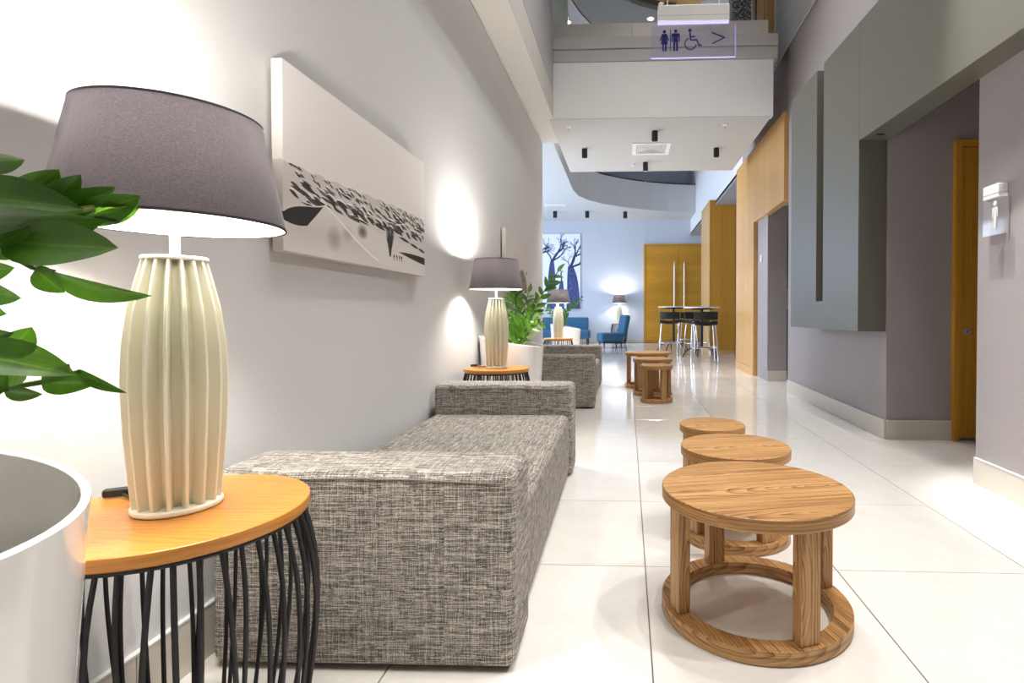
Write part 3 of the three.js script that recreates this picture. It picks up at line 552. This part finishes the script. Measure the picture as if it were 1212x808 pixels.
// ------------------------------------------------------------------ wire side tables
function makeSideTable() {
  const t = thing('wire_side_table', '', 'side table', [0, 0, 0], 0, 'black wire side tables with amber timber tops');
  const h = .605, r = .237;
  part('table_top', triUV(lathe([[0, h - .026], [r - .004, h - .026], [r, h - .022], [r, h - .003], [r - .003, h], [0, h]], 64)), M.amber, t);
  const ring = (rr, y, q) => { const g = new THREE.TorusGeometry(rr, q, 6, 64); g.rotateX(Math.PI / 2); g.translate(0, y, 0); return g; };
  part('top_ring', ring(.224, h - .031, .005), M.blackWire, t); part('bottom_ring', ring(.2, .006, .005), M.blackWire, t);
  const R = rng(14), N = 42, vars = [];
  for (let v = 0; v < 4; v++) { const s = (v % 2 ? 1 : -1) * (.03 + .05 * (v >> 1)), P = []; for (let k = 0; k <= 8; k++) { const q = k / 8, y = lerp(h - .032, .006, q), rr = lerp(.224, .2, q) + .036 * Math.sin(Math.PI * Math.pow(q, .8)), a = s * Math.sin(Math.PI * q * .5) * .9; P.push(V(Math.cos(a) * rr, y, Math.sin(a) * rr)); } vars.push(tube(P, .0047, 12, 6)); }
  for (let k = 0; k < N; k++) { const m = part('wire', vars[k % 4], M.blackWire, t); m.rotation.y = (k + .35 * (R() - .5)) / N * 2 * Math.PI; }
  return t;
}
const ST = [[-.915, -1.06], [-.966, -3.95], [-1.14, -8.85], [-.29, -18.52]];
const tbl = makeSideTable(); tbl.position.set(ST[0][0], 0, ST[0][1]); tbl.userData.label = 'black wire side table with amber timber top beside the near tweed sofa';
dup(tbl, [ST[1][0], 0, ST[1][1]], 1.1, 'black wire side table between a tweed sofa and a white planter');
dup(tbl, [ST[2][0], 0, ST[2][1]], 2.2, 'black wire side table past the end of the pale wall');
dup(tbl, [ST[3][0], 0, ST[3][1]], .6, 'black wire side table behind the blue slipper chair').scale.setScalar(1.12);

// ------------------------------------------------------------------ ribbed table lamps
function makeLamp() {
  const t = thing('table_lamp', '', 'table lamp', [0, 0, 0], 0, 'ribbed cream table lamps with dark drum shades');
  const prof = [[0, .0735], [.12, .0785], [.3, .085], [.5, .0885], [.65, .086], [.8, .077], [.92, .064], [1, .054]], y0 = .012, y1 = .502;
  const pr = q => { for (let k = 1; k < prof.length; k++) if (q <= prof[k][0]) { const [a, b] = [prof[k - 1], prof[k]]; return lerp(a[1], b[1], (q - a[0]) / (b[0] - a[0])); } return prof.at(-1)[1]; };
  part('base_plate', lathe([[0, 0], [.075, 0], [.077, .003], [.077, .009], [.074, .012], [0, .012]], 48), M.lampCream, t);
  const N = 16, P = []; for (let k = 0; k <= 20; k++) P.push([k / 20, pr(k / 20)]);
  part('core', lathe([[0, y0], ...P.map(([q, r]) => [r * .62, lerp(y0, y1, q)]), [0, y1]], 32), M.lampCream, t);
  const sh = new THREE.Shape([...P.map(([q, r]) => new THREE.Vector2(r, lerp(y0, y1, q))), ...P.slice().reverse().filter((_, k) => k % 4 === 0).map(([q, r]) => new THREE.Vector2(r * .55, lerp(y0, y1, q)))]);
  const fg = new THREE.ExtrudeGeometry(sh, { depth: .0035, bevelEnabled: true, bevelSize: .0012, bevelThickness: .0012, bevelOffset: -.0012, bevelSegments: 1 }); fg.translate(0, 0, -.00175);
  for (let k = 0; k < N; k++) { const f = part('fin', fg, M.lampCream, t); f.rotation.y = (k + .3) / N * Math.PI * 2; }
  part('cap_plate', lathe([[0, y1], [.055, y1], [.056, y1 + .002], [.056, y1 + .006], [.054, y1 + .008], [0, y1 + .008]], 40), M.lampWhite, t);
  part('stem', cyl(.009, .009, .14, 0, y1 + .075, 0, 16), M.lampWhite, t);
  part('socket', cyl(.016, .016, .045, 0, y1 + .145, 0, 16), M.lampWhite, t);
  const rb = .197, rt = .155, sb = .575, st = .792;
  const s = part('shade', lathe([[rb, sb], [rt, st]], 64), M.shadeOut, t); s.userData.label = 'dark mauve-grey fabric drum shade';
  part('lining', lathe([[rb - .003, sb + .001], [rt - .003, st - .001]], 64), M.shadeIn, s);
  part('hem', lathe([[rb - .0035, sb - .001], [rb + .0008, sb - .001], [rb - .0003, sb + .004]], 64), M.shadeTrim, s); part('hem', lathe([[rt + .0014, st - .004], [rt + .0008, st + .001], [rt - .0035, st + .001]], 64), M.shadeTrim, s);
  for (let k = 0; k < 3; k++) { const a = k * 2.094; part('spider_arm', rodBetween(V(0, .645, 0), V(Math.cos(a) * (rt + .014), .69, Math.sin(a) * (rt + .014)), .0018, 5), M.lampWhite, s); }
  part('bulb_bracket', rodBetween(V(-.05, .69, .05), V(.05, .69, -.05), .006, 8), M.lampWhite, t); part('bulb_bracket', rodBetween(V(0, .64, 0), V(0, .69, 0), .006, 8), M.lampWhite, t);
  for (const q of [-1, 1]) {                                         // two bulbs on a bracket
    const bg = new THREE.SphereGeometry(.03, 20, 14); bg.scale(1, 1.25, 1); bg.translate(q * .042, .74, -q * .042); part('bulb', bg, M.glow, t);
    const l = new THREE.PointLight(rgb(1, .955, .88), LUX.lamp / 2, 0, 2); l.name = 'lamp_light'; l.position.set(q * .042, .74, -q * .042); l.castShadow = true; l.shadow.radius = 2.4; t.add(l);
  }
  return t;
}
const lamp = makeLamp(); lamp.position.set(-.922, .606, -1.068); lamp.userData.label = 'ribbed cream table lamp with dark drum shade beside the near tweed sofa';
dup(lamp, [ST[1][0], .606, ST[1][1]], .5, 'ribbed cream table lamp in front of the second white planter');
dup(lamp, [ST[2][0], .606, ST[2][1]], 1.1, 'ribbed cream table lamp past the end of the pale wall');
{ const l = dup(lamp, [ST[3][0], .679, ST[3][1]], 0, 'ribbed cream table lamp behind the blue slipper chair'); l.scale.setScalar(1.22); }
// switch and flex lying on the tables
for (const [k, label] of [[0, 'black inline lamp switch and flex on the near side table'], [1, 'black inline lamp switch and flex on the second side table']]) {
  const [x, z] = ST[k], t = thing('lamp_cord', label, 'cord', [x, .606, z]);
  const c = tube([V(-.085, .006, -.02), V(-.12, .004, -.03), V(-.15, .005, -.045), V(-.165, .008, -.05)], .0028, 20, 6);
  part('flex', c, M.cable, t); const g = rbox(.05, .018, .02, .006, 0, 0, 0); g.rotateY(.5); g.translate(-.185, .01, -.058); part('switch', g, M.cable, t);
}

// ------------------------------------------------------------------ nesting coffee tables
function coffeeTable(label, [x, z], r, h, turn, group) {
  const t = thing('coffee_table', label, 'coffee table', [x, 0, z], turn, group), th = .042, bh = .045;
  const tg = triUV(lathe([[0, h - th], [r - .003, h - th], [r, h - th + .003], [r, h - .004], [r - .004, h], [0, h]], 72));
  part('table_top', tg, M.coffee, t).rotation.y = -turn + .22;
  part('base_ring', triUV(lathe([[r - .058, .001], [r - .003, .001], [r, .004], [r, bh - .003], [r - .003, bh], [r - .058, bh], [r - .061, bh - .003], [r - .061, .004], [r - .058, .001]], 72)), M.coffee, t);
  for (let k = 0; k < 4; k++) { const l = part('leg', rbox(.042, h - th - bh, .066, .003, r - .036, (h - th + bh) / 2, 0, true, 1), M.coffee, t); l.rotation.y = k * Math.PI / 2; }
  return t;
}
const n1 = 'round timber coffee tables beside the near sofa', n2 = 'round timber coffee tables beside the second sofa';
coffeeTable('largest round timber coffee table of the three beside the near sofa', [.428, -1.842], .31, .42, -1.23, n1);
coffeeTable('mid-sized round timber coffee table of the three beside the near sofa', [.487, -2.475], .243, .405, -1.1, n1);
coffeeTable('smallest round timber coffee table of the three beside the near sofa', [.474, -3.055], .181, .385, -1.2, n1);
coffeeTable('smallest round timber coffee table of the three beside the second sofa', [.33, -6.2], .186, .42, -1.1, n2);
coffeeTable('mid-sized round timber coffee table of the three beside the second sofa', [.31, -6.76], .245, .45, -.3, n2);
coffeeTable('largest round timber coffee table of the three beside the second sofa', [.27, -7.46], .31, .48, -.4, n2);

// ------------------------------------------------------------------ planters and plants
function planter(label, [x, z], r) {
  const t = thing('white_planter', label, 'planter', [x, 0, z], 0, 'tall white planters with slanted rims'), N = 64, rows = [];
  const tilt = .17, rimY = a => .775 - Math.cos(a) * r * tilt;                 // low towards the corridor (+x)
  const ring = (f, rr, y0) => { const q = []; for (let k = 0; k <= N; k++) { const a = k / N * Math.PI * 2, Y = y0 + (rimY(a) - y0) * f; q.push(V(Math.cos(a) * rr, Y, Math.sin(a) * rr)); } return q; };
  const loft = rs => { const p = [], idx = []; rs.forEach(q => q.forEach(v => p.push(v.x, v.y, v.z))); for (let i = 0; i < rs.length - 1; i++) for (let k = 0; k < N; k++) { const a = i * (N + 1) + k, b = a + N + 1; idx.push(a, b, a + 1, b, b + 1, a + 1); } const g = new THREE.BufferGeometry(); g.setAttribute('position', new THREE.Float32BufferAttribute(p, 3)); g.setIndex(idx); g.computeVertexNormals(); return g; };
  const out = []; for (let k = 0; k <= 12; k++) { const f = k / 12; out.push(ring(f, r * lerp(.80, 1, Math.pow(f, .9)), 0)); }
  const lip = [ring(1, r, 0), ring(1.006, r - .004, 0), ring(1.006, r - .008, 0), ring(1, r - .011, 0)];
  const inn = []; for (let k = 0; k <= 8; k++) inn.push(ring(1 - .42 * k / 8, r * lerp(1, .9, k / 8) - .011, 0));
  part('pot', BGU.mergeGeometries([loft(out), loft(lip), loft(inn)]), M.planter, t);
  part('soil', cyl(r * .9, r * .86, .03, 0, .60, 0, 32), M.soil, t);
  return t;
}
const PL = [[-.962, -.55], [-.962, -4.46], [-1.1, -9.55]];
planter('tall glossy white planter in front of the near lamp table', PL[0], .272);
planter('tall white planter behind the second lamp', PL[1], .265);
planter('tall white planter past the end of the pale wall', PL[2], .27);

function leafGeo(curl, fold) {
  const U = 9, Wn = 4, p = [], idx = [], uv = [];
  for (let i = 0; i <= U; i++) for (let j = 0; j <= Wn; j++) {
    const u = i / U, v = j / Wn * 2 - 1, w = .235 * Math.pow(Math.sin(Math.PI * Math.pow(u, .82)), .75) * (1 - .12 * u);
    p.push(u, -curl * u * u + fold * Math.abs(v) * w + .02 * Math.sin(u * 9 + v) * w, v * w); uv.push(u, j / Wn);
  }
  for (let i = 0; i < U; i++) for (let j = 0; j < Wn; j++) { const a = i * (Wn + 1) + j, b = a + Wn + 1; idx.push(a, a + 1, b, b, a + 1, b + 1); }
  const g = new THREE.BufferGeometry(); g.setAttribute('position', new THREE.Float32BufferAttribute(p, 3)); g.setAttribute('uv', new THREE.Float32BufferAttribute(uv, 2)); g.setIndex(idx); g.computeVertexNormals(); return g;
}
const leafG = [leafGeo(.1, .35), leafGeo(.22, .5), leafGeo(-.04, .25)];
function zzPlant(label, [x, y, z], stems, seed, size) {
  const t = thing('zz_plant', label, 'plant', [x, y, z], 0, 'glossy green plants in the white planters'), R = rng(seed), O = V(x, y, z);
  for (const { pts, n, L = size, face = V(.3, .5, 1), from = .3 } of stems) {
    const cv = new THREE.CatmullRomCurve3(pts.map(q => q.clone().sub(O)));
    const st = part('stem', new THREE.TubeGeometry(cv, 20, .0045, 6), M.stem, t);
    for (let k = 0; k < n; k++) {
      const last = k === n - 1, u = last ? 1 : lerp(from, .97, (k + .3 * (R() - .5)) / (n - 1)), P = cv.getPointAt(clamp(u)), T = cv.getTangentAt(clamp(u));
      const N = face.clone().normalize(), S = new THREE.Vector3().crossVectors(T, N).normalize().multiplyScalar(k % 2 ? 1 : -1);
      const D = last ? T.clone() : T.clone().multiplyScalar(.75 + .3 * R()).addScaledVector(S, .8 + .25 * R()).addScaledVector(N, .5 * (R() - .4)).normalize();
      const up = N.clone().addScaledVector(V(R() - .5, R() - .5, R() - .5), .9), Zx = new THREE.Vector3().crossVectors(D, up).normalize(), Yx = new THREE.Vector3().crossVectors(Zx, D).normalize();
      const len = L * (.8 + .35 * R()) * (u > .85 ? .85 : 1), m = part('leaf', leafG[Math.floor(R() * 3)], M.leaf[Math.floor(R() * 3)], st);
      m.matrixAutoUpdate = true; m.quaternion.setFromRotationMatrix(new THREE.Matrix4().makeBasis(D, Yx, Zx)); m.position.copy(P); m.scale.setScalar(len);
    }
  }
  return t;
}
{
  const b = V(PL[0][0], .614, PL[0][1]), w = (px, py, z) => atZ(px, py, z);
  const t = zzPlant('glossy green plant with big leaves in front of the near lamp', b.toArray(), [], 3, .12);
  const mk = pts => part('stem', new THREE.TubeGeometry(new THREE.CatmullRomCurve3(pts.map(q => q.clone().sub(b))), 24, .004, 6), M.stem, t);
  const R = rng(6), leaf = (st, [ax, ay], [bx, by], z, wr, roll, v = 0, dz = 0) => {
    const A = w(ax, ay, z), B = w(bx, by, z + dz), D = B.clone().sub(A), L = D.length(); D.normalize();
    const N0 = camera.position.clone().sub(A).normalize(); N0.addScaledVector(D, -N0.dot(D)).normalize().applyAxisAngle(D, roll);
    const Z0 = new THREE.Vector3().crossVectors(D, N0), m = part('leaf', leafG[v], M.leaf[Math.floor(R() * 3)], st);
    m.quaternion.setFromRotationMatrix(new THREE.Matrix4().makeBasis(D, N0, Z0)); m.position.copy(A).sub(b); m.scale.set(L, L, L * wr / .45 / Math.max(.35, Math.cos(roll)));
  };
  const sa = mk([b.clone().add(V(.02, 0, -.02)), w(-150, 400, -.60), w(-70, 300, -.65), w(10, 268, -.70), w(90, 258, -.73), w(140, 262, -.745)]);
  const sb = mk([b.clone().add(V(.04, 0, 0)), w(-150, 420, -.62), w(-60, 300, -.68), w(12, 302, -.70), w(42, 318, -.715), w(64, 322, -.72)]);
  const sc = mk([b.clone().add(V(.03, 0, .03)), w(-150, 520, -.62), w(-60, 478, -.68), w(20, 457, -.72), w(56, 451, -.735), w(94, 440, -.745)]);
  leaf(sa, [-45, 192], [32, 187], -.68, .36, .5, 2); leaf(sa, [-50, 232], [85, 240], -.67, .34, -.5, 0); leaf(sa, [22, 236], [70, 199], -.70, .55, .3, 2); leaf(sa, [48, 248], [95, 209], -.71, .5, .2, 0);
  leaf(sa, [66, 258], [126, 222], -.72, .42, -.3, 1); leaf(sa, [92, 260], [168, 230], -.735, .42, .2, 2); leaf(sa, [108, 260], [166, 246], -.74, .3, .7, 0); leaf(sa, [-60, 262], [114, 270], -.66, .28, .6, 0); leaf(sa, [60, 262], [112, 247], -.715, .4, .9, 0);
  leaf(sb, [0, 286], [146, 296], -.65, .37, -.35, 2); leaf(sb, [-30, 300], [36, 281], -.64, .38, .9, 1); leaf(sb, [64, 322], [159, 361], -.72, .2, .9, 1); leaf(sb, [42, 318], [69, 346], -.71, .62, .6, 1); leaf(sb, [-40, 340], [29, 352], -.66, .4, .4, 2); leaf(sb, [-40, 322], [12, 318], -.69, .55, .2, 0);
  leaf(sb, [44, 318], [40, 296], -.70, .5, 1.0, 0); leaf(sb, [-50, 356], [2, 372], -.66, .5, .4, 0);
  leaf(sc, [2, 424], [38, 385], -.735, .62, .3, 2); leaf(sc, [-45, 418], [82, 436], -.69, .33, -.5, 0); leaf(sc, [48, 452], [106, 455], -.73, .42, .3, 1); leaf(sc, [92, 437], [139, 467], -.745, .22, .6, 1); leaf(sc, [4, 462], [46, 468], -.715, .4, .5, 0);
  leaf(sc, [12, 458], [24, 431], -.70, .55, .8, 1); leaf(sc, [-50, 398], [10, 396], -.71, .4, .3, 0); leaf(sc, [-20, 470], [8, 440], -.68, .5, .2, 2); leaf(sc, [60, 448], [82, 432], -.74, .5, .5, 0);
}
{
  const b = V(PL[1][0], .614, PL[1][1]), w = (px, py, dz = 0) => atZ(px, py, -4.42 + dz);
  const s = (...q) => [b.clone().add(V((q[0][0] - 620) * .002, 0, 0)), ...q.slice(1).map(a => w(...a))];
  zzPlant('bushy green plant behind the second lamp', b.toArray(), [
    { pts: s([622], [626, 385], [636, 360], [648, 338], [660, 322, .05]), n: 17, from: .3 },
    { pts: s([612], [612, 385], [610, 360], [611, 335]), n: 15, from: .25 },
    { pts: s([616], [617, 385], [621, 362], [626, 345, .08]), n: 13, from: .25 },
    { pts: s([620], [622, 388, .05], [630, 372, .1], [634, 360, .15]), n: 13, from: .25 },
    { pts: s([608], [606, 388, -.05], [601, 375, 0], [600, 368, .02]), n: 9, from: .3 },
    { pts: s([625], [628, 390, .08], [638, 382, .12], [643, 380, .15]), n: 9, from: .3 },
    { pts: s([615], [614, 388, -.1], [607, 360, -.12], [604, 345, -.1]), n: 13, from: .3 },
  ], 9, .1);
}
{
  const b = V(PL[2][0], .614, PL[2][1]), w = (px, py, dz = 0) => atZ(px, py, -9.5 + dz);
  zzPlant('small green plant behind the third lamp', b.toArray(), [
    { pts: [b, w(669, 372), w(676, 363), w(687, 353)], n: 15, from: .35 }, { pts: [b, w(656, 375), w(650, 368), w(645, 364)], n: 13, from: .3 }, { pts: [b, w(667, 378), w(670, 371), w(671, 366)], n: 11, from: .3 },
  ], 15, .1);
}

// ------------------------------------------------------------------ bar tables and stools
const whiteTop = std({ color: rgb(.8, .79, .77), roughness: .3 });
function barTable(label, [x, z], h) {
  const t = thing('bar_table', label, 'bar table', [x, 0, z], .4, 'round white bar tables near the double doors');
  part('table_top', lathe([[0, h - .03], [.40, h - .03], [.405, h - .025], [.405, h - .004], [.40, h], [0, h]], 40), whiteTop, t);
  part('under_plate', cyl(.2, .3, .03, 0, h - .046, 0, 24), M.black, t);
  part('pole', cyl(.034, .034, h - .3, 0, h / 2 + .09, 0, 16), M.black, t);
  for (let k = 0; k < 5; k++) { const a = k / 5 * Math.PI * 2, q = []; for (let i = 0; i <= 8; i++) { const u = i / 8; q.push(V(Math.cos(a) * (.03 + .39 * Math.sin(u * 1.57)), .26 - .25 * (1 - Math.cos(u * 1.57)), Math.sin(a) * (.03 + .39 * Math.sin(u * 1.57)))); } part('foot', tube(q, .015, 14, 6), M.bronze, t); }
}
barTable('high round white bar table nearer the timber pillar', [1.66, -12.25], 1.16);
barTable('high round white bar table nearer the double doors', [1.22, -14.5], 1.2);
function makeStool() {
  const t = thing('bar_stool', '', 'bar stool', [0, 0, 0], 0, 'black bar stools with chrome legs');
  const s = new THREE.Shape(); s.moveTo(-.23, .80); s.quadraticCurveTo(0, .735, .23, .80); s.lineTo(.23, .845); s.quadraticCurveTo(0, .80, -.23, .845); s.closePath();
  const g = new THREE.ExtrudeGeometry(s, { depth: .38, bevelEnabled: true, bevelSize: .012, bevelThickness: .012, bevelSegments: 2, curveSegments: 10 }); g.translate(0, 0, -.19); part('seat', g, M.black, t);
  const P = [], A = []; for (let k = 0; k <= 12; k++) { const a = -1.05 + 2.1 * k / 12; P.push([Math.sin(a) * .27, .22 - Math.cos(a) * .03 + .03]); }
  const bs = new THREE.Shape([...P.map(([x, z]) => new THREE.Vector2(x, -(.24 + .09 * (x / .27) ** 2 * -1))), ...P.slice().reverse().map(([x]) => new THREE.Vector2(x, -(.265 + .09 * (x / .27) ** 2 * -1)))]);
  const bg = new THREE.ExtrudeGeometry(bs, { depth: .15, bevelEnabled: true, bevelSize: .008, bevelThickness: .01, bevelSegments: 2 }); bg.rotateX(-Math.PI / 2); bg.translate(0, .89, 0); part('backrest', bg, M.black, t);
  for (const x of [-.15, .15]) part('back_support', rodBetween(V(x, .83, .17), V(x, .95, .235), .011), M.black, t);
  for (const [x, z] of [[-1, -1], [1, -1], [-1, 1], [1, 1]]) part('leg', tube([V(x * .13, .80, z * .12), V(x * .185, .79, z * .16), V(x * .2, .72, z * .175), V(x * .25, .005, z * .22)], .012, 20, 8), M.chrome, t);
  const fr = new THREE.TorusGeometry(.285, .008, 6, 40); fr.rotateX(Math.PI / 2); fr.translate(0, .3, 0); part('foot_ring', fr, M.chrome, t);
  return t;
}
const stool = makeStool(); stool.position.set(1.60, 0, -11.35); stool.userData.label = 'black bar stool with chrome legs in front of the bar table nearer the pillar';
dup(stool, [1.03, 0, -13.3], -.1, 'black bar stool with chrome legs in front of the bar table nearer the doors');
dup(stool, [1.66, 0, -13.1], Math.PI + .3, 'black bar stool with chrome legs behind the bar table nearer the pillar');
dup(stool, [1.66, 0, -15.1], Math.PI - .3, 'black bar stool with chrome legs behind the bar table nearer the doors');

// ------------------------------------------------------------------ blue seats
{
  const t = thing('slipper_chair', 'blue upholstered armless slipper chair with dark legs', 'armchair', [-.50, 0, -16.15], -1.25);
  part('seat', rbox(.62, .26, .66, .05, 0, .31, .04, false, 3), M.blue, t);
  const g = new RoundedBoxGeometry(.62, .68, .15, 3, .05); g.translate(0, .34, 0); g.rotateX(-.2); g.translate(0, .3, -.32); part('backrest', g, M.blue, t);
  part('base_frame', box(.56, .04, .6, 0, .16, .02), M.black, t);
  for (const [x, z] of [[-.25, -.24], [.25, -.24], [-.25, .28], [.25, .28]]) part('leg', cyl(.022, .018, .15, x, .075, z, 8), M.black, t);
  const s = thing('blue_sofa', 'blue upholstered sofa below the bare trees canvas', 'sofa', [-2.1, 0, -17.9], 0);
  part('seat', rbox(1.7, .28, .75, .05, 0, .33, .05, false, 3), M.blue, s);
  const q = rbox(1.56, .46, .16, .05, 0, 0, 0, false, 3); q.rotateX(-.12); q.translate(0, .66, -.3); part('backrest', q, M.blue, s);
  for (const [x, z] of [[-.78, -.26], [.78, -.26], [-.78, .34], [.78, .34]]) part('leg', cyl(.022, .02, .19, x, .095, z, 8), M.black, s);
}

renderer.render(scene, camera);
